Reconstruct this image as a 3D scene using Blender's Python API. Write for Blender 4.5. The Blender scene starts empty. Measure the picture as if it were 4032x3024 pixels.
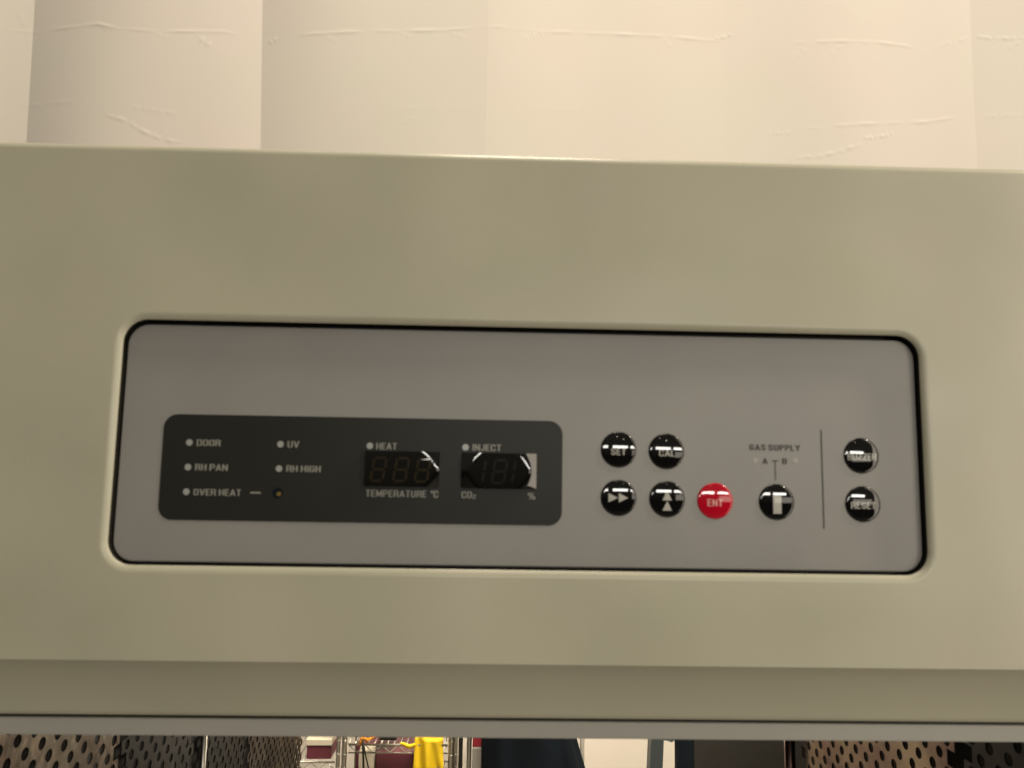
import bpy, bmesh, math, random
import numpy as np
from mathutils import Vector, Matrix

random.seed(4)
rng = np.random.default_rng(7)
S = bpy.context.scene
C = S.collection
R = math.radians

# ------------------------------------------------------------------ camera
cd = bpy.data.cameras.new('camera')
cam = bpy.data.objects.new('camera', cd)
C.objects.link(cam)
cd.lens = 26.0
cd.sensor_width = 36.0
cd.clip_start = 0.01
cd.clip_end = 100
yaw, pitch, roll = R(-1.42336), R(6.55743), R(-0.97217)
M = (Matrix.Rotation(yaw, 3, 'Z') @ Matrix.Rotation(pitch, 3, 'X') @ Matrix.Rotation(roll, 3, 'Y')
     @ Matrix.Rotation(R(90), 3, 'X'))
cam.matrix_world = Matrix.Translation((-0.018495, -0.42004, -0.012836)) @ M.to_4x4()
cd.dof.use_dof = True
cd.dof.focus_distance = 1.62
cd.dof.aperture_fstop = 14.0
S.camera = cam

# ------------------------------------------------------------------ world, lamps, exposure
w = bpy.data.worlds.new('World')
S.world = w
w.use_nodes = True
bg = w.node_tree.nodes['Background']
# dim room: a grey ceiling half above, a dark half below
nt = w.node_tree
tc = nt.nodes.new('ShaderNodeTexCoord')
sp = nt.nodes.new('ShaderNodeSeparateXYZ')
rp = nt.nodes.new('ShaderNodeValToRGB')
mr = nt.nodes.new('ShaderNodeMapRange')
mr.inputs['From Min'].default_value = -1
mr.inputs['From Max'].default_value = 1
nt.links.new(tc.outputs['Generated'], sp.inputs[0])
nt.links.new(sp.outputs['Z'], mr.inputs['Value'])
nt.links.new(mr.outputs['Result'], rp.inputs['Fac'])
rp.color_ramp.elements[0].position = 0.47
rp.color_ramp.elements[0].color = (0.16, 0.145, 0.115, 1)
rp.color_ramp.elements[1].position = 0.535
rp.color_ramp.elements[1].color = (1.0, 0.90, 0.74, 1)
nt.links.new(rp.outputs['Color'], bg.inputs['Color'])
bg.inputs['Strength'].default_value = 0.15


def area(name, loc, target, sx, sy, power, col):
    l = bpy.data.lights.new(name, 'AREA')
    l.shape = 'RECTANGLE'
    l.size = sx
    l.size_y = sy
    l.energy = power
    l.color = col
    o = bpy.data.objects.new(name, l)
    C.objects.link(o)
    o.location = loc
    d = Vector(target) - Vector(loc)
    o.rotation_euler = d.to_track_quat('-Z', 'Y').to_euler()
    return o


WARM = (1.0, 0.87, 0.69)
# a row of fluorescent fittings on the far ceiling (seen as white bars in the domed buttons)
for xc, ww in ((-0.26, 0.9), (1.225, 1.26), (2.75, 1.26)):
    area('tube_lamp', (xc, -6.0, 0.40), (xc, 0, 0.40), ww, 0.19, 17 * ww, (1.0, 0.95, 0.86))
# bright opening further right, lower (the pale patch in the red button)
area('window_lamp', (3.2, -6.0, -0.10), (3.2, 0, -0.10), 1.9, 0.46, 9, (1.0, 0.9, 0.76))
# lamp on the right in front of the cabinet
area('side_lamp', (1.40, -1.25, 0.10), (0.30, 0, 0.0), 0.5, 2.0, 12.5, WARM)
# fitting above the camera
area('overhead_light', (0.2, -1.0, 1.9), (0.1, 0, 0), 0.75, 1.2, 8, WARM)
# fitting over the cabinet top, lights the curtain
area('overhead_light', (0.05, 0.30, 3.1), (0.05, 0.60, 0), 0.50, 1.6, 54, WARM)
# lamp high on the right, almost in the plane of the cabinet front
area('overhead_light', (5.4, -0.92, 4.9), (0.1, 0.3, 0.2), 0.5, 0.5, 330, WARM)
# added light, no known fitting, to brighten the shelves beyond
area('overhead_light', (0.2, 2.0, 0.75), (0.1, 2.7, -1.1), 1.2, 0.3, 80, WARM)
area('panel_fill', (0.35, 2.0, -0.42), (-0.364, 0.95, -0.5), 0.3, 0.3, 9.0, WARM)  # added unseen fill that brightens the far left perforated sheet
# small spots high on the far ceiling
for x, z in ((0.95, 1.25), (1.5, 1.05), (2.6, 1.3)):
    area('spot_lamp', (x, -6.0, z), (x, 0, z), 0.06, 0.06, 0.25, WARM)

S.view_settings.view_transform = 'Standard'
S.view_settings.look = 'None'
S.view_settings.exposure = 0.0
S.view_settings.gamma = 1.0
S.view_settings.use_curve_mapping = False
S.render.engine = 'CYCLES'
S.cycles.use_denoising = True
S.cycles.max_bounces = 8
S.cycles.sample_clamp_indirect = 4.0


# ------------------------------------------------------------------ materials
def mat(name, col, rough=0.5, metal=0.0, spec=0.5, noise=None, bump=None, trans=0.0, emit=None, coat=0.0):
    m = bpy.data.materials.new(name)
    m.use_nodes = True
    nt = m.node_tree
    b = nt.nodes['Principled BSDF']
    b.inputs['Base Color'].default_value = (*col, 1)
    b.inputs['Roughness'].default_value = rough
    b.inputs['Metallic'].default_value = metal
    b.inputs['Specular IOR Level'].default_value = spec
    b.inputs['Transmission Weight'].default_value = trans
    b.inputs['Coat Weight'].default_value = coat
    b.inputs['Coat Roughness'].default_value = 0.02
    if noise or bump:
        tc = nt.nodes.new('ShaderNodeTexCoord')
    if noise:                                   # (scale, amount, second colour)
        n = nt.nodes.new('ShaderNodeTexNoise')
        n.inputs['Scale'].default_value = noise[0]
        n.inputs['Detail'].default_value = 4
        nt.links.new(tc.outputs['Object'], n.inputs['Vector'])
        rp = nt.nodes.new('ShaderNodeValToRGB')
        rp.color_ramp.elements[0].position = 0.35
        rp.color_ramp.elements[1].position = 0.65
        rp.color_ramp.elements[0].color = (*col, 1)
        rp.color_ramp.elements[1].color = (*noise[1], 1)
        nt.links.new(n.outputs['Fac'], rp.inputs['Fac'])
        nt.links.new(rp.outputs['Color'], b.inputs['Base Color'])
    if bump:                                    # (scale, strength, distance)
        n2 = nt.nodes.new('ShaderNodeTexNoise')
        n2.inputs['Scale'].default_value = bump[0]
        n2.inputs['Detail'].default_value = 3
        nt.links.new(tc.outputs['Object'], n2.inputs['Vector'])
        bp = nt.nodes.new('ShaderNodeBump')
        bp.inputs['Strength'].default_value = bump[1]
        bp.inputs['Distance'].default_value = bump[2]
        nt.links.new(n2.outputs['Fac'], bp.inputs['Height'])
        nt.links.new(bp.outputs['Normal'], b.inputs['Normal'])
    return m


PAINT = mat('beige_paint', (0.445, 0.442, 0.338), 0.40, noise=(14, (0.472, 0.458, 0.360)), bump=(420, 0.14, 0.0004), coat=0.35)
_n = PAINT.node_tree
_b = _n.nodes['Principled BSDF']
_b.inputs['Coat Roughness'].default_value = 0.24
_w = _n.nodes.new('ShaderNodeTexNoise')
_w.inputs['Scale'].default_value = 5.5
_w.inputs['Detail'].default_value = 1
_c = _n.nodes.new('ShaderNodeTexCoord')
_n.links.new(_c.outputs['Object'], _w.inputs['Vector'])
_wb = _n.nodes.new('ShaderNodeBump')
_wb.inputs['Strength'].default_value = 1.0
_wb.inputs['Distance'].default_value = 0.011
_n.links.new(_w.outputs['Fac'], _wb.inputs['Height'])
_fine = next(x for x in _n.nodes if x.type == 'BUMP' and x != _wb)
_n.links.new(_wb.outputs['Normal'], _fine.inputs['Normal'])
_n.links.new(_wb.outputs['Normal'], _b.inputs['Coat Normal'])
PANEL = mat('grey_film', (0.272, 0.266, 0.260), 0.34, spec=0.35, noise=(18, (0.288, 0.285, 0.273)), bump=(520, 0.12, 0.0004))
PLATE = mat('dark_film', (0.019, 0.020, 0.017), 0.36, spec=0.25, bump=(700, 0.06, 0.0003))
INKW = mat('pale_ink', (0.28, 0.28, 0.25), 0.4)
INKD = mat('dark_ink', (0.028, 0.026, 0.024), 0.5)
LAMP_OFF = mat('unlit_lamp', (0.34, 0.36, 0.345), 0.25)
LAMP_FAINT = mat('faint_lamp', (0.325, 0.31, 0.29), 0.3)
RUBBER = mat('black_rubber', (0.016, 0.014, 0.011), 0.5, spec=0.3)
BLACKG = mat('black_gloss', (0.004, 0.004, 0.004), 0.03, spec=0.6)
REDG = mat('red_gloss', (0.50, 0.004, 0.022), 0.03, spec=0.6)
ICON = mat('white_print', (0.50, 0.50, 0.47), 0.05)
ICONR = mat('pink_print', (0.75, 0.42, 0.40), 0.05)
WINB = mat('smoked_plastic', (0.003, 0.003, 0.0025), 0.02, spec=0.75)
SEG = mat('unlit_segment', (0.023, 0.017, 0.008), 0.06)
SEG2 = mat('unlit_segment_dim', (0.014, 0.014, 0.011), 0.06)
YEL = mat('yellow_plastic', (0.15, 0.105, 0.012), 0.4)
SEAL = mat('grey_seal', (0.38, 0.38, 0.355), 0.5, noise=(20, (0.40, 0.395, 0.36)))
STEEL = mat('stainless', (0.56, 0.50, 0.42), 0.2, 1.0, noise=(13, (0.26, 0.21, 0.18)), bump=(30, 0.25, 0.004))
RED_REFL = mat('reddish_reflection_stainless', (0.20, 0.13, 0.12), 0.2, 1.0, noise=(16, (0.40, 0.33, 0.25)), bump=(30, 0.25, 0.004))  # plain stainless, reddish reflection painted into the base colour
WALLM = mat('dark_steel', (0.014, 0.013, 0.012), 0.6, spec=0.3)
SHADED_STEEL = mat('shaded_stainless', (0.045, 0.045, 0.048), 0.25, 1.0, noise=(9, (0.02, 0.02, 0.023)))  # same stainless with the chamber's shade put into its colour
CURT = mat('white_vinyl', (0.81, 0.745, 0.69), 0.6, spec=0.25, noise=(2.6, (0.79, 0.755, 0.68)), bump=(160, 0.05, 0.0006))
WHITEW = mat('white_wall', (0.80, 0.75, 0.66), 0.7, noise=(3, (0.76, 0.70, 0.62)))
CHROME = mat('chrome', (0.50, 0.48, 0.42), 0.3, 1.0)
MAROON = mat('maroon_plastic', (0.16, 0.035, 0.055), 0.4, noise=(12, (0.12, 0.03, 0.04)))
PALE = mat('cream_card', (0.72, 0.66, 0.52), 0.6)
ORANGE = mat('orange_plastic', (0.72, 0.28, 0.02), 0.4)
YCLOTH = mat('yellow_cloth', (0.86, 0.60, 0.010), 0.7, noise=(20, (0.82, 0.56, 0.01)))
NAVY = mat('navy_cloth', (0.004, 0.007, 0.011), 0.85, spec=0.15, noise=(6, (0.006, 0.010, 0.015)))
TEAL = mat('slate_paint', (0.045, 0.058, 0.062), 0.5)
REDP = mat('red_plastic', (0.42, 0.03, 0.05), 0.4)
GREYP = mat('grey_plastic', (0.40, 0.38, 0.34), 0.5)
BLUEP = mat('pale_blue_plastic', (0.30, 0.45, 0.48), 0.4)
FLOORM = mat('grey_floor', (0.22, 0.20, 0.17), 0.4, noise=(5, (0.18, 0.165, 0.14)))


# ------------------------------------------------------------------ helpers
def link(name, me, m, parent=None, smooth=False):
    for x in (m if isinstance(m, (list, tuple)) else [m]):
        me.materials.append(x)
    o = bpy.data.objects.new(name, me)
    C.objects.link(o)
    if parent:
        o.parent = parent
    if smooth:
        me.polygons.foreach_set('use_smooth', [True] * len(me.polygons))
    return o


def from_bm(name, bm, m, parent=None, smooth=False, normals=True):
    if normals:
        bmesh.ops.recalc_face_normals(bm, faces=bm.faces)
    me = bpy.data.meshes.new(name)
    bm.to_mesh(me)
    bm.free()
    return link(name, me, m, parent, smooth)


def from_py(name, v, f, m, parent=None, smooth=False):
    me = bpy.data.meshes.new(name)
    me.from_pydata([tuple(map(float, p)) for p in v], [], f)
    me.update()
    return link(name, me, m, parent, smooth)


def tag(o, label=None, cat=None, group=None, kind=None):
    if label: o['label'] = label
    if cat: o['category'] = cat
    if group: o['group'] = group
    if kind: o['kind'] = kind
    return o


def empty(name, loc=(0, 0, 0)):
    o = bpy.data.objects.new(name, None)
    o.empty_display_size = 0.05
    C.objects.link(o)
    o.location = loc
    return o


def box(bm, x0, x1, y0, y1, z0, z1, bev=0.0):
    r = bmesh.ops.create_cube(bm, size=1)
    vs = r['verts']
    for v in vs:
        v.co = Vector(((x0 + x1) / 2 + v.co.x * (x1 - x0), (y0 + y1) / 2 + v.co.y * (y1 - y0), (z0 + z1) / 2 + v.co.z * (z1 - z0)))
    if bev:
        es = {e for v in vs for e in v.link_edges}
        bmesh.ops.bevel(bm, geom=list(es), offset=bev, segments=2, affect='EDGES', profile=0.5)


def tube(bm, pts, r, n=10):
    pts = [Vector(p) for p in pts]
    rings = []
    for i, p in enumerate(pts):
        a = pts[max(i - 1, 0)]
        b = pts[min(i + 1, len(pts) - 1)]
        t = (b - a).normalized()
        u = t.cross(Vector((0, 0, 1)) if abs(t.z) < 0.9 else Vector((1, 0, 0))).normalized()
        v = t.cross(u)
        rr = r[i] if isinstance(r, (list, tuple)) else r
        rings.append([bm.verts.new(p + (u * math.cos(k * 2 * math.pi / n) + v * math.sin(k * 2 * math.pi / n)) * rr) for k in range(n)])
    for a, b in zip(rings, rings[1:]):
        for k in range(n):
            bm.faces.new((a[k], a[(k + 1) % n], b[(k + 1) % n], b[k]))
    bm.faces.new(rings[0][::-1])
    bm.faces.new(rings[-1])


# feature positions were measured on the cover's front plane; the film sits a few mm deeper
YP = 0.0060
SC = (0.42004 + YP) / 0.42004
CX, CZ = -0.018495, -0.012836


def px(x): return CX + (x * 0.001 - CX) * SC
def pz(z): return CZ + (z * 0.001 - CZ) * SC


def rrect(x0, x1, z0, z1, r, n=10):
    pts = []
    for cx, cz, a0 in ((x1 - r, z1 - r, 0), (x0 + r, z1 - r, 90), (x0 + r, z0 + r, 180), (x1 - r, z0 + r, 270)):
        for k in range(n + 1):
            a = R(a0 + 90 * k / n)
            pts.append((cx + r * math.cos(a), cz + r * math.sin(a)))
    return pts                                   # counter-clockwise seen from -Y


def slab(name, outline, y_front, thick, edge, m, parent):
    """rounded outline in XZ as a thin slab with a softened front edge"""
    bm = bmesh.new()
    n = len(outline)
    cx = sum(p[0] for p in outline) / n
    cz = sum(p[1] for p in outline) / n
    f = [bm.verts.new((cx + (x - cx) * (1 - edge / max(abs(x - cx), 1e-3)), y_front, cz + (z - cz) * (1 - edge / max(abs(z - cz), 1e-3)))) for x, z in outline]
    a = [bm.verts.new((x, y_front + edge, z)) for x, z in outline]
    b = [bm.verts.new((x, y_front + thick, z)) for x, z in outline]
    bm.faces.new(f)
    for p, q in ((f, a), (a, b)):
        for k in range(n):
            bm.faces.new((p[k], p[(k + 1) % n], q[(k + 1) % n], q[k]))
    bm.faces.new(b[::-1])
    return from_bm(name, bm, m, parent)


# condensed bold capitals: centre lines in a cell 1 high, drawn with a heavy even stroke
GW, GC = 0.35, 0.15


def _round(x0, x1, y0, y1, c=GC):
    d = c * 0.29
    return [(x0 + c, y0), (x1 - c, y0), (x1 - d, y0 + d), (x1, y0 + c), (x1, y1 - c), (x1 - d, y1 - d), (x1 - c, y1), (x0 + c, y1), (x0 + d, y1 - d), (x0, y1 - c), (x0, y0 + c), (x0 + d, y0 + d), (x0 + c, y0)]


def _bowl(x1, y0, y1, c=GC):
    d = c * 0.29
    return [(0, y0), (x1 - c, y0), (x1 - d, y0 + d), (x1, y0 + c), (x1, y1 - c), (x1 - d, y1 - d), (x1 - c, y1), (0, y1)]


W_ = GW
GLYPH = {
    'O': (W_, [_round(0, W_, 0, 1)]), 'D': (W_, [_bowl(W_, 0, 1) + [(0, 0)]]),
    'R': (W_, [[(0, 0), (0, 1)], _bowl(W_, 0.48, 1), [(W_ * .5, 0.48), (W_ * .95, 0.34), (W_, 0)]]),
    'P': (W_, [[(0, 0), (0, 1)], _bowl(W_, 0.45, 1)]), 'B': (W_, [_bowl(W_, 0, 0.5) + [(0, 0)], _bowl(W_ * .96, 0.53, 1) + [(0, 0.5)]]),
    'H': (W_, [[(0, 0), (0, 1)], [(W_, 0), (W_, 1)], [(0, .52), (W_, .52)]]), 'U': (W_, [[(0, 1), (0, GC), (GC * .3, GC * .3), (GC, 0), (W_ - GC, 0), (W_ - GC * .3, GC * .3), (W_, GC), (W_, 1)]]),
    'V': (W_ * 1.15, [[(0, 1), (W_ * .575, 0), (W_ * 1.15, 1)]]), 'A': (W_ * 1.15, [[(0, 0), (W_ * .575, 1), (W_ * 1.15, 0)], [(W_ * .2, .27), (W_ * .95, .27)]]),
    'N': (W_ * 1.05, [[(0, 0), (0, 1), (W_ * 1.05, 0), (W_ * 1.05, 1)]]), 'E': (W_ * .8, [[(W_ * .8, 0), (0, 0), (0, 1), (W_ * .8, 1)], [(0, .52), (W_ * .72, .52)]]),
    'T': (W_ * .95, [[(0, 1), (W_ * .95, 1)], [(W_ * .475, 1), (W_ * .475, 0)]]), 'I': (0.0, [[(0, 0), (0, 1)]]),
    'G': (W_, [[(W_, .78), (W_, 1 - GC), (W_ - GC * .3, 1 - GC * .3), (W_ - GC, 1), (GC, 1), (GC * .3, 1 - GC * .3), (0, 1 - GC), (0, GC), (GC * .3, GC * .3), (GC, 0), (W_ - GC, 0), (W_, GC), (W_, .46), (W_ * .55, .46)]]),
    'C': (W_, [[(W_, .72), (W_, 1 - GC), (W_ - GC * .3, 1 - GC * .3), (W_ - GC, 1), (GC, 1), (GC * .3, 1 - GC * .3), (0, 1 - GC), (0, GC), (GC * .3, GC * .3), (GC, 0), (W_ - GC, 0), (W_ - GC * .3, GC * .3), (W_, GC), (W_, .28)]]),
    'S': (W_, [[(W_, .76), (W_, 1 - GC), (W_ - GC, 1), (GC, 1), (0, 1 - GC), (0, .64), (GC, .53), (W_ - GC, .46), (W_, .35), (W_, GC), (W_ - GC, 0), (GC, 0), (0, GC), (0, .24)]]),
    'J': (W_ * .75, [[(W_ * .75, 1), (W_ * .75, GC), (W_ * .75 - GC, 0), (GC * .7, 0), (0, GC), (0, .22)]]), 'L': (W_ * .75, [[(0, 1), (0, 0), (W_ * .75, 0)]]),
    'M': (W_ * 1.35, [[(0, 0), (0, 1), (W_ * .675, .15), (W_ * 1.35, 1), (W_ * 1.35, 0)]]), 'Y': (W_ * 1.15, [[(0, 1), (W_ * .575, .45), (W_ * 1.15, 1)], [(W_ * .575, .45), (W_ * .575, 0)]]),
    'Z': (W_ * .95, [[(0, 1), (W_ * .95, 1), (0, 0), (W_ * .95, 0)]]), '2': (W_, [[(0, .72), (0, 1 - GC), (GC, 1), (W_ - GC, 1), (W_, 1 - GC), (W_, .66), (0, .08), (0, 0), (W_, 0)]]),
    '%': (W_ * 1.9, [_round(0, W_ * .62, .56, 1, .08), _round(W_ * 1.28, W_ * 1.9, 0, .44, .08), [(W_ * .45, 0), (W_ * 1.45, 1)]]),
    '\u00b0': (W_ * .45, [_round(0, W_ * .45, .72, 1.0, .06)]),
}
_txt = {}


def text_verts(s, stroke=0.165):
    """solid letter shapes as stacked thin runs, normalised to a unit box"""
    if (s, stroke) in _txt:
        return _txt[(s, stroke)]
    segs, x = [], 0.0
    for ch in s:
        if ch == ' ':
            x += 0.22
            continue
        wd, lines = GLYPH[ch]
        for l in lines:
            segs += [(x + a[0], a[1], x + b[0], b[1]) for a, b in zip(l, l[1:])]
        x += wd + stroke * (1.35 if ch == '\u00b0' else 1.55)
    sg = np.array(segs)
    h = stroke / 2
    x0, x1 = sg[:, [0, 2]].min() - h, sg[:, [0, 2]].max() + h
    ny, dx = 40, 0.012
    gx = np.arange(x0, x1 + dx, dx)
    v, f = [], []
    ya, yb = -h, 1 + h
    for r in range(ny):
        y = ya + (yb - ya) * (r + 0.5) / ny
        d = np.full(len(gx), 9.0)
        for p in sg:
            ex, ey = p[2] - p[0], p[3] - p[1]
            t = np.clip(((gx - p[0]) * ex + (y - p[1]) * ey) / (ex * ex + ey * ey + 1e-12), 0, 1)
            d = np.minimum(d, np.hypot(gx - p[0] - t * ex, y - p[1] - t * ey))
        ins = np.concatenate([[False], d < h, [False]])
        ch_ = np.flatnonzero(ins[1:] != ins[:-1])
        for a, b in zip(ch_[::2], ch_[1::2]):
            k = len(v)
            p0, p1 = x0 + a * dx - dx / 2, x0 + b * dx - dx / 2
            q0, q1 = ya + (yb - ya) * r / ny, ya + (yb - ya) * (r + 1) / ny
            v += [(p0, q0), (p1, q0), (p1, q1), (p0, q1)]
            f.append((k, k + 1, k + 2, k + 3))
    v = np.array(v)
    lo, hi = v.min(0), v.max(0)
    v = (v - lo) / (hi - lo)
    _txt[(s, stroke)] = (v, f)
    return v, f


class Flat:
    """collects flat print (glyphs, bars, triangles) on a plane y"""
    def __init__(self): self.v, self.f = [], []

    def add(self, v, f):
        k = len(self.v)
        self.v += [tuple(p) for p in v]
        self.f += [tuple(i + k for i in q) for q in f]

    def text(self, s, x0, x1, z0, z1, y, weight=0.14):
        v, f = text_verts(s, weight)
        self.add([(x0 + a * (x1 - x0), y, z0 + b * (z1 - z0)) for a, b in v], f)

    def poly(self, pts, y): self.add([(a, y, b) for a, b in pts], [tuple(range(len(pts)))])

    def disc(self, cx, cz, r, y, n=24):
        self.poly([(cx + r * math.cos(2 * math.pi * k / n), cz + r * math.sin(2 * math.pi * k / n)) for k in range(n)], y)

    def build(self, name, m, parent): return from_py(name, self.v, self.f, m, parent)


# ================================================================== setting
bm = bmesh.new()
box(bm, -6, 6, -8, 4.2, -1.80, -1.75)
tag(from_bm('floor', bm, FLOORM), kind='structure')
bm = bmesh.new()
box(bm, -4, 5, 3.3, 3.4, -1.75, 1.2)
tag(from_bm('wall', bm, WHITEW), kind='structure')

# ================================================================== cabinet
cab = tag(empty('incubator', (0, 0, -0.16)), 'beige metal incubator cabinet with a recessed grey control panel under its rounded top edge', 'incubator')


def keep(o):
    o.matrix_parent_inverse = Matrix.Translation((0, 0, 0.16))
    return o


HW = 0.46                                        # half width of the cover
ZT, ZC = 0.1730, -0.1192                         # top edge, start of the chamfer
W2, H2 = 0.23, 0.06884
hole0 = rrect(-W2, W2, -H2, H2, 0.0135, 12)
hole = []
for i, p in enumerate(hole0):                    # straight sides get points too
    q = hole0[(i + 1) % len(hole0)]
    k = max(1, int(math.dist(p, q) / 0.01))
    hole += [(p[0] + (q[0] - p[0]) * j / k, p[1] + (q[1] - p[1]) * j / k) for j in range(k)]


def make_cover():
    bm = bmesh.new()
    n = len(hole)
    # rolled lip round the window
    nrm = []
    for i in range(n):
        a, b = Vector(hole[i - 1]), Vector(hole[(i + 1) % n])
        t = (b - a).normalized()
        nrm.append(Vector((t.y, -t.x)))
    lip = 0.0042
    rings = []
    for k in range(9):
        a = R(62) * k / 8
        off, y = lip * (1 - math.sin(a) / math.sin(R(62))), lip * 0.9 * (1 - math.cos(a))
        rings.append([bm.verts.new((hole[i][0] + nrm[i].x * off, y, hole[i][1] + nrm[i].y * off)) for i in range(n)])
    for a, b in zip(rings, rings[1:]):
        for i in range(n):
            f = bm.faces.new((a[i], a[(i + 1) % n], b[(i + 1) % n], b[i]))
            f.smooth = True
    # flat face, own verts so that it stays flat shaded
    x0, x1, z0, z1 = -HW + 0.006, HW - 0.006, ZC, ZT - 0.0045
    inner = [bm.verts.new(v.co) for v in rings[0]]
    outer = []
    for i in range(n):
        d = Vector((rings[0][i].co.x, rings[0][i].co.z))
        tx = ((x1 if d.x > 0 else x0) / d.x) if abs(d.x) > 1e-6 else 1e9
        tz = ((z1 if d.y > 0 else z0) / d.y) if abs(d.y) > 1e-6 else 1e9
        t = min(tx, tz)
        outer.append(bm.verts.new((d.x * t, 0, d.y * t)))
    for i in range(n):
        j = (i + 1) % n
        if abs(outer[i].co.x - outer[j].co.x) > 1e-5 and abs(outer[i].co.z - outer[j].co.z) > 1e-5:
            cx = x1 if outer[i].co.x > 0 else x0
            cz = z1 if outer[i].co.z > 0 else z0
            c = bm.verts.new((cx, 0, cz))
            bm.faces.new((inner[i], inner[j], outer[j], c, outer[i]))
        else:
            bm.faces.new((inner[i], inner[j], outer[j], outer[i]))

    def sweep(prof, smooth=True):
        a = [bm.verts.new((-HW + 0.006, y, z)) for y, z in prof]
        b = [bm.verts.new((HW - 0.006, y, z)) for y, z in prof]
        for i in range(len(prof) - 1):
            f = bm.faces.new((a[i], b[i], b[i + 1], a[i + 1]))
            f.smooth = smooth
    r = 0.0045
    sweep([(r - r * math.cos(R(90) * k / 10), ZT - r + r * math.sin(R(90) * k / 10)) for k in range(11)])
    sweep([(r, ZT), (1.05, ZT)])
    # chamfer under the face: a soft break, then back and down, then a rounded lower edge
    cv, yy, zz = [(0, ZC)], 0.0, ZC
    for k in range(16):                          # hollow curve: leans back most just under the crease
        a = R(46 - 32 * (k + 0.5) / 16)
        yy, zz = yy + 0.0312 / 16 * math.tan(a), zz - 0.0312 / 16
        cv.append((yy, zz))
    cv = [(y * 0.0180 / yy, z) for y, z in cv]
    sweep(cv)
    e0 = (0.0180, ZC - 0.0312)
    sweep([e0, (0.0184, ZC - 0.0328), (0.0194, ZC - 0.0341), (0.0208, ZC - 0.0348), (0.0235, ZC - 0.0350)])
    for s in (-1, 1):                            # ends
        prof = [(0.0, ZT - r)] + [(r - r * math.cos(R(90) * k / 10), ZT - r + r * math.sin(R(90) * k / 10)) for k in range(1, 11)] + [(1.05, ZT), (1.05, ZC - 0.0350), (0.0235, ZC - 0.0350), e0, (0, ZC)]
        bm.faces.new([bm.verts.new((s * (HW - 0.006), y, z)) for y, z in prof])
    return bm


keep(from_bm('front_cover', make_cover(), PAINT, cab, normals=False))

# black gasket lining the window
bm = bmesh.new()
rows = []
for off, y in ((0.0006, 0.0030), (0.0, 0.0022), (-0.0003, 0.0030), (-0.0003, 0.0200)):
    rows.append([bm.verts.new((x + math.copysign(off, x), y, z + math.copysign(off, z))) for x, z in hole])
for a, b in zip(rows, rows[1:]):
    for i in range(len(hole)):
        bm.faces.new((a[i], a[(i + 1) % len(hole)], b[(i + 1) % len(hole)], b[i]))
keep(from_bm('window_gasket', bm, RUBBER, cab))

# black liner filling the gap round the film
bm = bmesh.new()
box(bm, -W2 - 0.004, W2 + 0.004, 0.0125, 0.019, -H2 - 0.004, H2 + 0.004)
keep(from_bm('gap_liner', bm, RUBBER, cab))

ctrl = keep(slab('control_panel', rrect(px(-226.3), px(225.9), pz(-66.7), pz(65.5), 0.0115, 10), YP, 0.006, 0.0005, PANEL, cab))

Y1 = YP - 0.0003                                 # surface of the dark plate
YI = Y1 - 0.00012                                # print on it
YD = YP - 0.00012                                # print on the grey film
plate = keep(slab('display_plate', rrect(px(-203.0), px(21.2), pz(-44.0), pz(14.7), 0.0078, 8), Y1, 0.00025, 0.0001, PLATE, cab))

# pale lettering: word, x0, x1, z top, z bottom as read off the plate (mm)
for s, x0, x1, zt, zb in (('DOOR', -184.0, -170.8, 0.7, -2.9), ('RH PAN', -184.0, -166.0, -12.9, -16.6),
                          ('OVER HEAT', -184.0, -157.8, -26.7, -30.3), ('UV', -133.5, -127.0, 0.7, -3.0),
                          ('RH HIGH', -133.5, -114.4, -12.9, -16.5), ('HEAT', -83.9, -72.3, 0.6, -3.2),
                          ('INJECT', -29.7, -13.5, 0.8, -3.0), ('TEMPERATURE', -88.8, -54.9, -25.7, -29.5),
                          ('\u00b0C', -52.6, -48.4, -25.6, -29.6), ('CO', -35.3, -29.6, -25.7, -29.5),
                          ('2', -29.2, -27.2, -27.3, -29.7), ('%', 2.0, 6.0, -25.9, -29.6)):
    white = Flat()
    white.text(s, px(x0), px(x1), pz(zb), pz(zt), YI, 0.11 if s == '%' else 0.14)
    white.build('lettering', INKW, plate)
white = Flat()
white.poly([(px(-152.7), pz(-28.8)), (px(-147.0), pz(-28.8)), (px(-147.0), pz(-27.9)), (px(-152.7), pz(-27.9))], YI)
white.build('dash_line', INKW, plate)

for x, z in ((-188.1, -1.1), (-188.0, -14.8), (-188.0, -28.4), (-137.5, -1.2), (-137.6, -14.8), (-87.5, -1.2), (-33.7, -1.1)):
    d = Flat()
    d.disc(px(x), pz(z), 0.00185, YI)
    d.build('indicator_lamp', LAMP_OFF, plate)

# trimmer hole with a yellow screw
d = Flat()
d.disc(px(-137.7), pz(-28.2), 0.0029, YI - 0.00002)
d.build('trimmer_hole', NAVY, plate)
bm = bmesh.new()
bmesh.ops.create_cone(bm, cap_ends=True, segments=20, radius1=0.0013, radius2=0.0011, depth=0.0006,
                      matrix=Matrix.Translation((px(-137.0), YI - 0.0003, pz(-28.9))) @ Matrix.Rotation(R(90), 4, 'X'))
from_bm('trimmer_screw', bm, YEL, plate)


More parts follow.
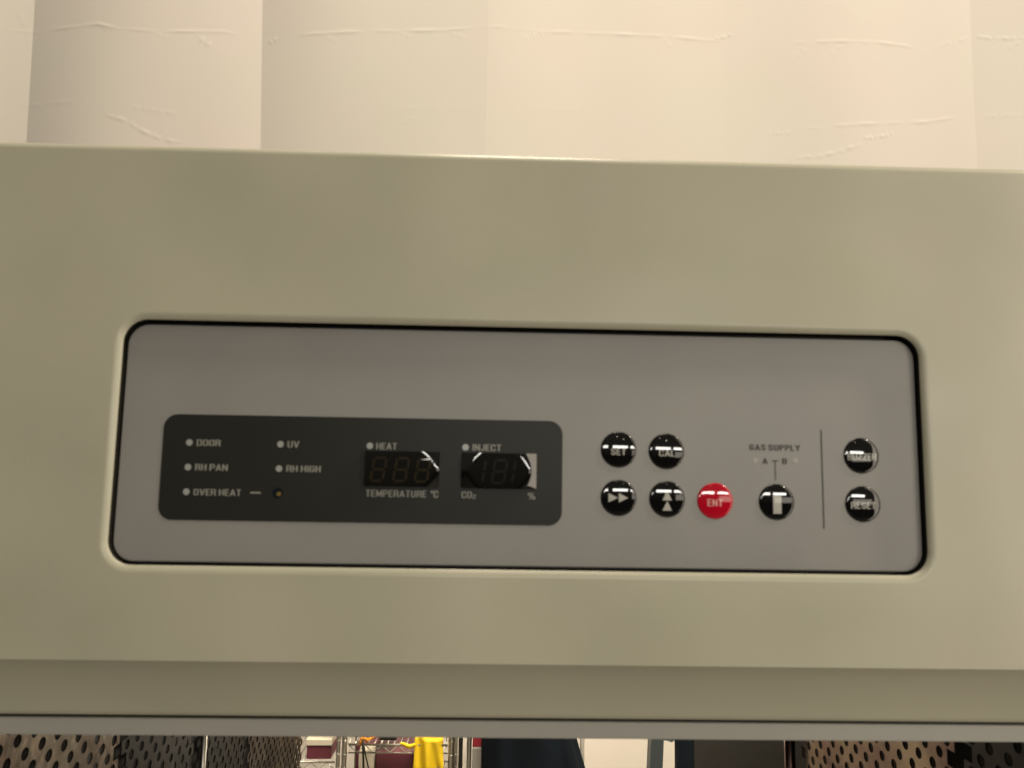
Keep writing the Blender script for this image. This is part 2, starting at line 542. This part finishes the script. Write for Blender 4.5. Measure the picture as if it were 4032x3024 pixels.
# display windows: pillow-shaped smoked plastic with unlit digits
def digit_outline(fl, cx, cz, w, h, t, slant, f3, segs='abcdefg'):
    def q(pts): fl.add([(cx + a + slant * b, f3(cx + a + slant * b, cz + b), cz + b) for a, b in pts], [tuple(range(len(pts)))])
    a, b, e = w / 2, h / 2, t * 0.25
    def hs(z): q([(-a + t * .5 + e, z), (-a + t + e, z - t / 2), (a - t - e, z - t / 2), (a - t * .5 - e, z), (a - t - e, z + t / 2), (-a + t + e, z + t / 2)])
    def vs(x, z0, z1): q([(x, z0 + e), (x + t / 2, z0 + t / 2 + e), (x + t / 2, z1 - t / 2 - e), (x, z1 - e), (x - t / 2, z1 - t / 2 - e), (x - t / 2, z0 + t / 2 + e)])
    zt = b - t / 2
    xs = a - t / 2
    for s in segs:
        if s == 'a': hs(zt)
        if s == 'g': hs(0)
        if s == 'd': hs(-zt)
        if s == 'b': vs(xs, 0, zt)
        if s == 'c': vs(xs, -zt, 0)
        if s == 'f': vs(-xs, 0, zt)
        if s == 'e': vs(-xs, -zt, 0)


def display(x0, x1, z0, z1, segm, h0, skew, digits):
    x0, x1, z0, z1 = px(x0), px(x1), pz(z0), pz(z1)
    cx, cz, hx, hz = (x0 + x1) / 2, (z0 + z1) / 2, (x1 - x0) / 2, (z1 - z0) / 2

    def hgt(x, z):
        u, v = (x - cx) / hx, (z - cz) / hz
        u, v = max(-1, min(1, u)), max(-1, min(1, v))
        if u < 0 and skew > 1.05:
            u *= 0.55
        rho = (abs(u / skew) ** 1.9 + abs(v / 1.85) ** 1.9) ** (1 / 1.9)
        return YI - h0 + 0.41 * 0.028 * math.log(1 + math.exp((rho - 0.82) / 0.028)) * hx
    nu, nv = 64, 40
    us = np.sin(np.linspace(-1, 1, nu + 1) * math.pi / 2)
    vs_ = np.sin(np.linspace(-1, 1, nv + 1) * math.pi / 2)
    V = [(cx + u * hx, hgt(cx + u * hx, cz + v * hz), cz + v * hz) for v in vs_ for u in us]
    F = [(j * (nu + 1) + i, j * (nu + 1) + i + 1, (j + 1) * (nu + 1) + i + 1, (j + 1) * (nu + 1) + i) for j in range(nv) for i in range(nu)]
    ring = [i for i in range(nu + 1)] + [j * (nu + 1) + nu for j in range(1, nv + 1)] + [nv * (nu + 1) + i for i in range(nu - 1, -1, -1)] + [j * (nu + 1) for j in range(nv - 1, 0, -1)]
    k0 = len(V)
    V += [V[i] for i in ring] + [(V[i][0], YP + 0.001, V[i][2]) for i in ring]
    m_ = len(ring)
    F += [(k0 + i, k0 + m_ + i, k0 + m_ + (i + 1) % m_, k0 + (i + 1) % m_) for i in range(m_)]
    o = keep(from_py('display_window', V, F, WINB, cab, True))
    for k, (dx, segs) in enumerate(digits):
        fl = Flat()
        digit_outline(fl, cx + dx * 0.001, cz - 0.0004, 0.0082, 0.0142, 0.0013, 0.16, lambda a, b: hgt(a, b) - 0.00005, segs)
        fl.build('digit', segm, o)
    return o


display(-89.6, -48.0, -23.6, -4.0, SEG, 0.0026, 1.12, ((-13.2, 'abcdefg'), (-0.4, 'abcdefg'), (11.8, 'abcdefg')))
display(-35.9, 6.5, -23.9, -4.1, SEG2, 0.0028, 1.0, ((-11.8, 'bc'), (0.4, 'abcdefg'), (12.0, 'ef')))

# legend on the grey film
for s, x0, x1, zt, zb in (('GAS SUPPLY', 128.2, 157.5, 3.6, 0.1), ('A', 135.5, 138.5, -4.2, -7.6), ('B', 146.8, 149.7, -4.1, -7.5)):
    dark = Flat()
    dark.text(s, px(x0), px(x1), pz(zb), pz(zt), YD, 0.18)
    dark.build('lettering', INKD, ctrl)
ln = Flat()
ln.poly([(px(140.9), pz(-5.95)), (px(144.7), pz(-5.95)), (px(144.7), pz(-5.35)), (px(140.9), pz(-5.35))], YD)
ln.poly([(px(142.45), pz(-16.8)), (px(143.05), pz(-16.8)), (px(143.05), pz(-5.95)), (px(142.45), pz(-5.95))], YD)
ln.build('legend_line', INKD, ctrl)
ln = Flat()
ln.poly([(px(169.45), pz(-43.4)), (px(170.25), pz(-43.4)), (px(170.25), pz(12.6)), (px(169.45), pz(12.6))], YD)
ln.build('divider_line', INKD, ctrl)
for x, z in ((131.5, -5.5), (154.5, -5.2)):
    d = Flat()
    d.disc(px(x), pz(z), 0.0016, YD)
    d.build('supply_lamp', LAMP_FAINT, ctrl)

# ------------------------------------------------------------------ push buttons
RB = 0.0103
RC = 0.095                                       # radius of the shallow dome


def dome_y(r):
    """height of the button's surface above the film at radius r"""
    t = r / RB
    base = 0.0006 + (math.sqrt(RC * RC - r * r) - math.sqrt(RC * RC - RB * RB))
    edge = max(0.0, (t - 0.86) / 0.14)
    return base - 0.0005 * (1 - math.sqrt(max(0.0, 1 - edge * edge)))


def button(x, z, m, icon=None, icon_m=None, label=None):
    bx, bz = px(x), pz(z)
    ns = 64
    rad = [RB * t for t in list(np.linspace(0.06, 0.86, 14)) + [0.88, 0.90, 0.92, 0.94, 0.955, 0.97, 0.98, 0.988, 0.994, 0.998, 1.0]]
    V = [(0, -dome_y(0), 0)]
    F = []
    for r in rad:
        V += [(r * math.cos(2 * math.pi * k / ns), -dome_y(r), r * math.sin(2 * math.pi * k / ns)) for k in range(ns)]
    V += [(RB * math.cos(2 * math.pi * k / ns), 0.0002, RB * math.sin(2 * math.pi * k / ns)) for k in range(ns)]
    nr = len(rad) + 1
    for k in range(ns):
        F.append((0, 1 + k, 1 + (k + 1) % ns))
        for j in range(nr - 1):
            a, b = 1 + j * ns, 1 + (j + 1) * ns
            F.append((a + k, b + k, b + (k + 1) % ns, a + (k + 1) % ns))
    o = from_py('push_button', V, F, m, cab, True)
    o.location = (bx, YP, bz)
    keep(o)
    if label:
        o['label'] = label
    if icon:
        fl = Flat()
        icon(fl)
        bm = bmesh.new()
        vs = [bm.verts.new(p) for p in fl.v]
        for q in fl.f:
            try:
                bm.faces.new([vs[i] for i in q])
            except ValueError:
                pass
        bmesh.ops.triangulate(bm, faces=bm.faces)
        for _ in range(4):
            lg = [e for e in bm.edges if e.calc_length() > 0.0009]
            if not lg:
                break
            bmesh.ops.subdivide_edges(bm, edges=lg, cuts=1)
            bmesh.ops.triangulate(bm, faces=bm.faces)
        for v in bm.verts:
            v.co.y = -dome_y(math.hypot(v.co.x, v.co.z)) - 0.00006
        from_bm('button_symbol', bm, icon_m or ICON, o, True, normals=False)
    return o


def word(s, x0, x1, z0, z1, wgt=0.14):
    return lambda fl: fl.text(s, x0 * .001, x1 * .001, z0 * .001, z1 * .001, 0, wgt)


def tri(fl, a, b, c): fl.poly([(p[0] * .001, p[1] * .001) for p in (a, b, c)], 0)


def fast(fl):
    tri(fl, (-5.9, 2.7), (-5.9, -2.5), (-0.5, 0.1))
    tri(fl, (0.0, 2.7), (0.0, -2.5), (5.4, 0.1))


def up(fl):
    tri(fl, (-2.8, -0.6), (2.6, -0.6), (-0.1, 5.0))
    tri(fl, (-2.8, -6.4), (2.6, -6.4), (-0.1, -0.9))


def bar(fl): fl.poly([(-.0023, -.0066), (.0025, -.0066), (.0025, .0041), (-.0023, .0041)], 0)


button(53.1, -0.9, BLACKG, word('SET', -4.4, 4.2, -3.1, 0.8), label='black domed button marked SET')
button(80.4, -1.4, BLACKG, word('CAL', -4.4, 4.8, -2.9, 1.0), label='black domed button marked CAL')
button(53.1, -28.0, BLACKG, fast, label='black domed button with two arrows pointing right')
button(80.6, -28.3, BLACKG, up, label='black domed button with two arrows pointing up')
button(107.9, -28.8, REDG, word('ENT', -4.6, 4.3, -3.0, 1.0), ICONR, label='red domed button marked ENT')
button(143.0, -28.9, BLACKG, bar, label='black domed button with a white upright bar')
button(192.6, -1.9, BLACKG, word('BUZZER', -8.3, 8.5, -2.6, 1.3), label='black domed button marked BUZZER')
button(192.5, -29.3, BLACKG, word('RESET', -7.2, 7.2, -2.6, 1.2), label='black domed button marked RESET')

# ------------------------------------------------------------------ sill strip and chamber
bm = bmesh.new()
box(bm, -HW + 0.004, HW - 0.004, 0.0222, 0.042, -0.1657, -0.1562, 0.0008)
keep(from_bm('grey_seal_strip', bm, SEAL, cab))
bm = bmesh.new()
box(bm, -HW + 0.006, HW - 0.006, 0.0245, 0.036, -0.1566, -0.1530)
keep(from_bm('seal_shadow_gap', bm, RUBBER, cab))

XW = 0.376  # no back wall: its reflection is built solid in the far half
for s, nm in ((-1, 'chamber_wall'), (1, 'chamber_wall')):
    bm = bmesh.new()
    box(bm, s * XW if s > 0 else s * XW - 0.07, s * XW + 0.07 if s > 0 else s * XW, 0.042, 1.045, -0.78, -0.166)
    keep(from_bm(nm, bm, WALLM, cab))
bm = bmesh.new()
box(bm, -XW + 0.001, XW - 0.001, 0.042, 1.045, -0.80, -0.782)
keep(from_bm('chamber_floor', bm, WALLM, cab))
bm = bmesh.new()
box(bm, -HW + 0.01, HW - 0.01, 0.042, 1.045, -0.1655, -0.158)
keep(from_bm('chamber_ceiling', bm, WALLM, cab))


def perforated(x, y0, y1, z0, z1, face, m):
    """thin sheet on the plane x with staggered round holes cut through"""
    py_, rz, r, n = 0.0212, 0.0128, 0.0047, 16
    V, F = [], []
    th = 0.0014
    nz = int((z1 - z0) / rz)
    for j in range(nz):
        zc = z0 + (j + 0.5) * rz
        off = (j % 2) * py_ / 2
        ny = int((y1 - y0 - py_) / py_)
        for i in range(ny):
            yc = y0 + off + (i + 0.5) * py_
            k = len(V)
            for lay in (0, 1):
                for q in range(n):
                    a = 2 * math.pi * (q + 0.5) / n
                    cy, cz = math.cos(a), math.sin(a)
                    t = min(py_ / 2 / abs(cy), rz / 2 / abs(cz))
                    if lay == 0:
                        V.append((x, yc + cy * t, zc + cz * t))
                    else:
                        V.append((x, yc + cy * r, zc + cz * r))
            for q in range(n):
                a = 2 * math.pi * (q + 0.5) / n
                V.append((x - face * th, yc + math.cos(a) * r, zc + math.sin(a) * r))
            # cell corners
            V += [(x, yc + py_ / 2, zc + rz / 2), (x, yc - py_ / 2, zc + rz / 2), (x, yc - py_ / 2, zc - rz / 2), (x, yc + py_ / 2, zc - rz / 2)]
            for q in range(n):
                q2 = (q + 1) % n
                F.append((k + q, k + q2, k + n + q2, k + n + q))
                F.append((k + n + q, k + n + q2, k + 2 * n + q2, k + 2 * n + q))
                p, p2 = V[k + q], V[k + q2]
                if abs(p[1] - p2[1]) > 1e-6 and abs(p[2] - p2[2]) > 1e-6:
                    ci = min(range(4), key=lambda c: abs(V[k + 3 * n + c][1] - p[1]) + abs(V[k + 3 * n + c][2] - p[2]) + abs(V[k + 3 * n + c][1] - p2[1]) + abs(V[k + 3 * n + c][2] - p2[2]))
                    F.append((k + q, k + 3 * n + ci, k + q2))
    return V, F


XP = 0.364  # dark sheets have shade put in their colour; far left pair mimics reflections
for s, m, y0, y1 in ((-1, STEEL, 0.055, 0.335), (-1, SHADED_STEEL, 0.325, 0.53), (-1, SHADED_STEEL, 0.545, 0.725), (-1, STEEL, 0.715, 1.06), (1, SHADED_STEEL, 0.055, 0.215), (1, RED_REFL, 0.205, 0.53)):
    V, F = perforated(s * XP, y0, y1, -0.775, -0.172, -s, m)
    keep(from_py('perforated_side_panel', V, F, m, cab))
for x, r, m in ((-0.361, 0.0032, CHROME), (0.356, 0.0065, RED_REFL)):
    bm = bmesh.new()
    tube(bm, [(x, 0.53, -0.78), (x, 0.53, -0.167)], r, 12)
    keep(from_bm('rack_upright', bm, m, cab, True))

# ================================================================== curtain
CY = 1.2
xs = np.concatenate([np.linspace(-2.0, -1.25, 60, endpoint=False), np.linspace(-1.25, 1.3, 1700), np.linspace(1.3, 2.1, 60)[1:]])
zs = np.concatenate([np.linspace(0.0, 0.66, 40, endpoint=False), np.linspace(0.66, 1.16, 440), np.linspace(1.16, 1.7, 40)[1:]])
X, Z = np.meshgrid(xs, zs)
tz = (Z - 0.70) / 0.34


def fold_x(k, t):                                # fold lines lean slightly
    b = (-1.72, -1.1005, -0.5628, -0.0476, 0.5034, 1.1101, 1.72)[k]
    u = (-1.74, -1.1134, -0.5768, -0.0483, 0.5097, 1.1163, 1.74)[k]
    return b + (u - b) * t


slopes = ((0.0, 0.14), (-0.28, 0.09), (-0.20, -0.06), (0.04, 0.02), (-0.07, 0.12), (-0.12, 0.10))
Y = np.zeros_like(X)
acc = np.zeros_like(zs)[:, None]
for k in range(6):
    a, b = fold_x(k, tz), fold_x(k + 1, tz)
    wdt = b - a
    t = np.clip((X - a) / wdt, 0, 1)
    s0, s1 = slopes[k]
    # the visible tilt starts sharply at the fold and relaxes; the last stretch bends back
    prof = s1 * t + (s0 - s1) * (1 - (1 - t) ** 3.6) / 3.6 + 0.045 * (np.sin(t * 9.4 + k * 1.7) - math.sin(k * 1.7)) / 9.4
    Y += np.where(X >= a, prof * wdt, 0)
base = np.polyfit(xs, Y[len(zs) // 2], 1)
Y = 0.75 * (Y - (base[0] * X + base[1]))


def crease(pts, amp, wid, s):
    """pts are photo-scan coordinates of a fold line on the sheet, converted to metres on it"""
    global Y
    P = [(-1.1707 + (p[0] + s * 2016) / 4032 * 2.402 * 1.0, 0) for p in pts]
    Q = []
    for (a, b) in pts:
        gx = (a / 1.0972 + s * 2016)
        gy = b / 1.0972
        f = gx / 4032
        top_x, bot_x = -1.1707 + f * 2.402, -1.138 + f * 2.343
        top_z, bot_z = 1.0386 + f * 0.0839, 0.6915 + f * 0.0045
        h = gy / (570 + 98 * f)
        Q.append((top_x + (bot_x - top_x) * h, top_z + (bot_z - top_z) * h))
    Q = np.array(Q)
    ph = 13.7 * Q[0, 0] + 31.0 * Q[0, 1]
    L = np.concatenate([[0], np.cumsum(np.hypot(*np.diff(Q, axis=0).T))])
    for i in range(len(Q) - 1):
        p, q = Q[i], Q[i + 1]
        d = q - p
        ll = d @ d
        x0, x1 = min(p[0], q[0]) - wid * 5, max(p[0], q[0]) + wid * 5
        z0, z1 = min(p[1], q[1]) - wid * 5, max(p[1], q[1]) + wid * 5
        ix = np.where((xs > x0) & (xs < x1))[0]
        iz = np.where((zs > z0) & (zs < z1))[0]
        if not len(ix) or not len(iz):
            continue
        sl = np.ix_(iz, ix)
        gx, gz = X[sl] - p[0], Z[sl] - p[1]
        t = np.clip((gx * d[0] + gz * d[1]) / ll, 0, 1)
        dist = np.hypot(gx - t * d[0], gz - t * d[1])
        along = (L[i] + t * (L[i + 1] - L[i])) / L[-1]
        env = np.clip(np.minimum(along, 1 - along) * 5, 0.12, 1) * np.clip(0.55 + 0.3 * np.sin(along * 17 + ph) + 0.3 * np.sin(along * 43 + 2 * ph), 0.08, 1.1)
        CR[sl] = np.maximum(CR[sl], amp * env * np.exp(-(dist / (wid * 1.1)) ** 2))


CR = np.zeros_like(X)
big, small = 0.00065, 0.0003
for pts, amp, wid, s in (
        ([(-60, 98), (100, 105), (300, 101), (400, 97), (490, 122), (650, 135), (940, 130), (1120, 168)], big, 0.0042, 0),
        ([(1122, 172), (1180, 152), (1400, 150), (1560, 147), (1880, 150), (2100, 138), (2212, 152)], big, 0.0042, 0),
        ([(390, 95), (480, 130)], small, 0.005, 0), ([(635, 135), (700, 165)], small, 0.005, 0),
        ([(815, 148), (885, 200)], big, 0.006, 0), ([(1118, 180), (1170, 152)], big, 0.005, 0),
        ([(1370, 160), (1425, 195)], small, 0.005, 0), ([(1890, 150), (1985, 195)], small, 0.005, 0), ([(1680, 150), (1745, 178)], small, 0.005, 0),
        ([(40, 10), (75, 105)], small, 0.006, 0),
        ([(0, 428), (90, 430), (360, 430)], small, 0.005, 0), ([(420, 488), (520, 520), (600, 567), (680, 600), (780, 612)], big, 0.0045, 0),
        ([(530, 458), (760, 492)], small, 0.005, 0), ([(1690, 542), (1770, 520)], small, 0.005, 0), ([(1500, 485), (2100, 478)], small * .6, 0.006, 0),
        ([(0, 150), (100, 158), (210, 155), (600, 170), (840, 185), (920, 180)], big, 0.0042, 1), ([(835, 182), (918, 153)], big * 1.2, 0.005, 1),
        ([(1140, 196), (1400, 185), (1560, 182), (1700, 190), (1810, 222)], big, 0.0042, 1), ([(1175, 270), (1240, 212)], small, 0.007, 1),
        ([(1325, 262), (1410, 195)], small, 0.006, 1), ([(600, 170), (665, 235)], small, 0.005, 1), ([(0, 192), (95, 155)], small * 1.3, 0.006, 1),
        ([(2005, 122), (2025, 132), (2100, 143), (2260, 146)], big, 0.0045, 1), ([(1815, 192), (2012, 133)], small, 0.005, 1), ([(2160, 195), (2240, 150)], small, 0.006, 1),
        ([(1060, 580), (1190, 574)], small, 0.0045, 1), ([(1190, 562), (1650, 525), (1790, 515), (1900, 495), (2035, 478)], big * .9, 0.0042, 1),
        ([(2035, 484), (2260, 482)], small, 0.0045, 1), ([(1475, 598), (1560, 590), (1645, 570)], big, 0.0045, 1),
        ([(1190, 678), (1300, 675), (1400, 650), (1500, 618)], big, 0.0048, 1), ([(1910, 722), (2040, 710)], small, 0.004, 1),
        ([(0, 490), (300, 486)], small * .6, 0.006, 1), ([(1400, 30), (1560, 110)], small * .7, 0.008, 1)):
    crease(pts, amp, wid, s)
# gentle unevenness of the sheet
lump = np.zeros_like(X)
for _ in range(26):
    kx, kz = rng.normal(0, 9), rng.normal(0, 2)
    lump += 0.0012 * np.sin(kx * X + kz * Z + rng.uniform(0, 6.28))
YY = CY + Y - CR + lump
V = np.stack([X.ravel(), YY.ravel(), Z.ravel()], 1)
nx, nz = len(xs), len(zs)
idx = np.arange(nx * nz).reshape(nz, nx)
F = np.stack([idx[:-1, :-1].ravel(), idx[:-1, 1:].ravel(), idx[1:, 1:].ravel(), idx[1:, :-1].ravel()], 1)
me = bpy.data.meshes.new('curtain')
me.vertices.add(len(V))
me.vertices.foreach_set('co', V.astype(np.float32).ravel())
me.loops.add(F.size)
me.loops.foreach_set('vertex_index', F.astype(np.int32).ravel())
me.polygons.add(len(F))
me.polygons.foreach_set('loop_start', np.arange(0, F.size, 4, dtype=np.int32))
me.update(calc_edges=True)
cur = link('curtain', me, CURT, None, True)
tag(cur, 'white vinyl curtain with vertical folds and wrinkles hanging behind the beige cabinet', 'curtain')

# ================================================================== mirror reflections in the chamber, built as solid shelves and things beyond it
YB = 2.6


def rack(name, xa, xb, shelves, posts, label):
    t = tag(empty(name, ((xa + xb) / 2, YB, -1.75)), label, 'rack', 'reflected chrome wire racks')
    inv = Matrix.Translation((-(xa + xb) / 2, -YB, 1.75))
    for x, y, r in posts:
        bm = bmesh.new()
        pts = [(x, y, -1.75), (x, y, -0.35)]
        tube(bm, pts, r, 14)
        for k in range(28):                      # grooves ringed round the post
            zz = -1.72 + k * 0.05
            tube(bm, [(x, y, zz), (x, y, zz + 0.004)], r * 1.07, 14)
        o = from_bm('post', bm, CHROME, t, True)  # post of a reflected rack, built solid
        o.matrix_parent_inverse = inv
    for z in shelves:
        bm = bmesh.new()
        for y in (YB + 0.0, YB + 0.42):
            tube(bm, [(xa, y, z), (xb, y, z)], 0.004, 8)
            tube(bm, [(xa, y, z - 0.030), (xb, y, z - 0.030)], 0.003, 8)
            n = int((xb - xa) / 0.03)
            pts = [(xa + (xb - xa) * i / n, y, z - 0.002 - 0.026 * (i % 2)) for i in range(n + 1)]
            tube(bm, pts, 0.0022, 6)
        for k in range(int((xb - xa) / 0.025) + 1):
            xx = xa + k * 0.025
            tube(bm, [(xx, YB, z + 0.004), (xx, YB + 0.42, z + 0.004)], 0.0022, 6)
        o = from_bm('reflected_shelf', bm, CHROME, t, True)
        o.matrix_parent_inverse = inv
    return t


rack('wire_rack', -1.25, -0.603, (-1.148, -1.55, -0.65), ((-0.592, YB, 0.0075), (-0.592, YB + .42, 0.0075), (-1.26, YB, 0.0075), (-1.26, YB + .42, .0075)),
     'chrome wire rack holding the maroon box with a cream lid')
rack('wire_rack', -0.552, -0.17, (-1.083, -1.30, -0.65), ((-0.568, YB, 0.0095), (-0.568, YB + .42, 0.0095), (-0.156, YB, 0.011), (-0.156, YB + .42, .011)),
     'reflected chrome wire rack, built solid, with the yellow cloth hanging over its shelf')


def thing_box(name, x0, x1, y0, y1, z0, z1, m, label, cat, bev=0.002):
    bm = bmesh.new()
    box(bm, x0, x1, y0, y1, z0, z1, bev)
    return tag(from_bm(name, bm, m), label, cat)


b = tag(empty('storage_box', (-0.668, YB + 0.1, -1.142)), 'maroon box with a cream lid on the chrome wire rack', 'box')
inv = Matrix.Translation((0.668, -YB - 0.1, 1.142))
bm = bmesh.new()
box(bm, -0.715, -0.621, YB + 0.01, YB + 0.2, -1.1415, -1.0912, 0.002)
from_bm('body', bm, MAROON, b).matrix_parent_inverse = inv
bm = bmesh.new()
box(bm, -0.719, -0.618, YB + 0.006, YB + 0.204, -1.0907, -1.068, 0.002)
from_bm('lid', bm, PALE, b).matrix_parent_inverse = inv

thing_box('storage_bin', -0.452, -0.302, YB + 0.03, YB + 0.24, -1.294, -1.122, MAROON, 'reflected plain maroon bin, built solid, under the shelf with the yellow cloth', 'bin', 0.006)
thing_box('storage_bin', -0.545, -0.462, YB + 0.12, YB + 0.28, -1.294, -1.128, MAROON, 'darker maroon bin behind the cream card beside the cable', 'bin', 0.006)
thing_box('cream_carton', -0.519, -0.456, YB + 0.04, YB + 0.10, -1.294, -1.118, PALE, 'cream carton between the two maroon bins', 'carton', 0.003)
thing_box('reflected_case', -0.439, -0.372, YB + 0.03, YB + 0.13, -1.078, -1.02, RUBBER, 'reflected small black case, built solid, on the middle rack shelf', 'case', 0.003)

# orange clip with a black cable hanging from it
t = tag(empty('cable_clip', (-0.50, YB, -1.078)), 'orange plastic clip with a black cable hanging off the rack', 'clip')
inv = Matrix.Translation((0.50, -YB, 1.078))
bm = bmesh.new()
pts = [(-0.505, YB - 0.012, -1.078)]
pts += [(-0.493 + 0.012 * math.cos(a), YB - 0.012, -1.066 + 0.011 * math.sin(a)) for a in np.linspace(math.pi, 0.2, 9)]
pts += [(-0.475, YB - 0.004, -1.062), (-0.455, YB + 0.02, -1.058), (-0.440, YB + 0.04, -1.052)]
tube(bm, pts, 0.0062, 10)
from_bm('hook', bm, ORANGE, t, True).matrix_parent_inverse = inv
bm = bmesh.new()
tube(bm, [(-0.497, YB - 0.014, -1.062), (-0.494, YB - 0.02, -1.09), (-0.490, YB - 0.02, -1.13), (-0.488, YB - 0.02, -1.20), (-0.480, YB - 0.01, -1.30)], 0.0042, 8)
tube(bm, [(-0.492, YB - 0.014, -1.075), (-0.484, YB - 0.02, -1.11), (-0.470, YB - 0.02, -1.16), (-0.466, YB - 0.015, -1.25)], 0.0028, 8)
from_bm('reflected_cable', bm, RUBBER, t, True).matrix_parent_inverse = inv


# reflected yellow cloth folded over the shelf edge
def cloth():
    nu, nv = 26, 34
    V, F = [], []
    for j in range(nv + 1):
        v = j / nv
        for i in range(nu + 1):
            u = i / nu
            x = -0.2965 + 0.108 * u + 0.012 * (v ** 2) * (u - 0.4)
            fold = 0.010 * math.sin(u * 7.5 + v * 1.6) + 0.005 * math.sin(u * 15 - v * 3)
            if v < 0.22:
                y = YB + 0.05 - (v / 0.22) * 0.062 + fold * 0.3
                z = -1.052 - 0.012 * abs(u - 0.35) - 0.03 * max(0, u - .75) + 0.004 * math.sin(u * 9)
            else:
                y = YB - 0.014 + fold
                z = -1.056 - 0.012 * abs(u - 0.35) - 0.03 * max(0, u - .75) - (v - 0.22) / 0.78 * (0.123 - 0.05 * max(0, u - 0.55) + 0.01 * math.sin(u * 6))
            V.append((x, y, z))
    for j in range(nv):
        for i in range(nu):
            a = j * (nu + 1) + i
            F.append((a, a + 1, a + nu + 2, a + nu + 1))
    # tucked corner lying along the shelf rail
    k = len(V)
    for i in range(11):
        u = i / 10
        for v in (0, 1, 2):
            V.append((-0.352 + 0.060 * u, YB - 0.012 - 0.004 * math.sin(v * 1.5), -1.071 - 0.004 * u - v * (0.0095 * math.sin(u * 2.4 + 0.25) * 0.9) + 0.003 * math.sin(u * 8)))
    for i in range(10):
        for v in (0, 1):
            a = k + i * 3 + v
            F.append((a, a + 3, a + 4, a + 1))
    return V, F


V, F = cloth()
o = from_py('yellow_cloth', V, F, YCLOTH, None, True)
sm = o.modifiers.new('thickness', 'SOLIDIFY')
sm.thickness = 0.0018
tag(o, 'reflected bright yellow cloth, built solid, draped over the edge of a rack shelf', 'cloth')

# narrow things right of the racks
bm = bmesh.new()
tube(bm, [(-0.086, YB, -1.75), (-0.0855, YB, -0.4)], 0.0095, 14)
tag(from_bm('reflected_metal_post', bm, CHROME, None, True), 'reflected slim metal post, built solid, beside the small red box', 'post')
bm = bmesh.new()
box(bm, -0.128, -0.112, YB + 0.02, YB + 0.05, -1.75, -0.4, 0.002)
tag(from_bm('reflected_board', bm, RUBBER), 'reflected thin black upright board, built solid, between two metal posts', 'board')
t = thing_box('red_box', -0.0735, -0.02, YB + 0.02, YB + 0.16, -1.096, -1.0, REDP, 'small red box beside the dark coat', 'box', 0.003)
thing_box('grey_box', -0.0735, -0.02, YB + 0.01, YB + 0.18, -1.75, -1.0965, GREYP, 'tall pale grey box under the small red box', 'box', 0.003)


def coat(name, xl0, xl1, xr0, xr1, zt, zb, label):
    """thick hanging cloth with soft vertical folds; edges run from top to bottom"""
    n, m = 72, 30
    V, F = [], []
    for j in range(m + 1):
        v = j / m
        z = zt + (zb - zt) * v
        xa, xb = xl0 + (xl1 - xl0) * v, xr0 + (xr1 - xr0) * v
        cx, hx = (xa + xb) / 2, (xb - xa) / 2
        for i in range(n):
            a = 2 * math.pi * i / n
            rr = 1 + 0.02 * math.sin(a * 7 + v * 2.0)
            V.append((cx + hx * math.copysign(abs(math.cos(a)) ** 0.7, math.cos(a)) * min(rr, 1.0),
                      YB - 0.03 + 0.11 * math.sin(a) * (1 + 0.10 * math.sin(a * 9 + v * 3)), z))
    for j in range(m):
        for i in range(n):
            a, b_ = j * n + i, j * n + (i + 1) % n
            F.append((a, b_, b_ + n, a + n))
    F.append(tuple(range(n))[::-1])
    F.append(tuple(m * n + i for i in range(n)))
    o = from_py(name, V, F, NAVY, None, True)
    return tag(o, label, 'coat', 'dark coats')


# edges measured where they show (z about -1.05 to -1.16) and carried on
coat('dark_coat', -0.042, -0.042, 0.13, 0.428, -0.40, -1.36, 'dark navy coat with a slanted edge between the red box and the white wall')
coat('dark_coat', 0.712, 0.712, 1.13, 1.13, -0.40, -1.36, 'darker navy coat right of the slate post')

bm = bmesh.new()
tube(bm, [(0.352, YB - 0.02, -1.75), (0.352, YB - 0.02, -0.4)], 0.009, 12)
tag(from_bm('grey_pipe', bm, GREYP, None, True), 'thin pale grey pipe along the slanted coat edge', 'pipe')
bm = bmesh.new()
r0 = [(0.585, -1.75), (0.735, -0.4)]
for q in (0,):
    vs = []
    for y in (YB + 0.0, YB + 0.06):
        vs.append([bm.verts.new((0.590 - 0.0, y, -1.75)), bm.verts.new((0.640, y, -1.75)), bm.verts.new((0.709, y, -0.4)), bm.verts.new((0.659, y, -0.4))])
    a, b2 = vs
    bm.faces.new(a)
    bm.faces.new(b2[::-1])
    for i in range(4):
        bm.faces.new((a[i], b2[i], b2[(i + 1) % 4], a[(i + 1) % 4]))
tag(from_bm('slate_post', bm, TEAL), 'slate grey flat post in front of the white wall', 'post')
bm = bmesh.new()
bmesh.ops.create_icosphere(bm, subdivisions=3, radius=1, matrix=Matrix.Translation((0.71, YB + 0.05, -1.035)) @ Matrix.Diagonal((0.035, 0.04, 0.045, 1)))
for v in bm.verts:
    v.co += Vector((0.004 * math.sin(v.co.z * 160), 0, 0.004 * math.sin(v.co.x * 190)))
tag(from_bm('blue_bag', bm, BLUEP, None, True), 'pale blue plastic bag peeking out beside the darker coat', 'bag')
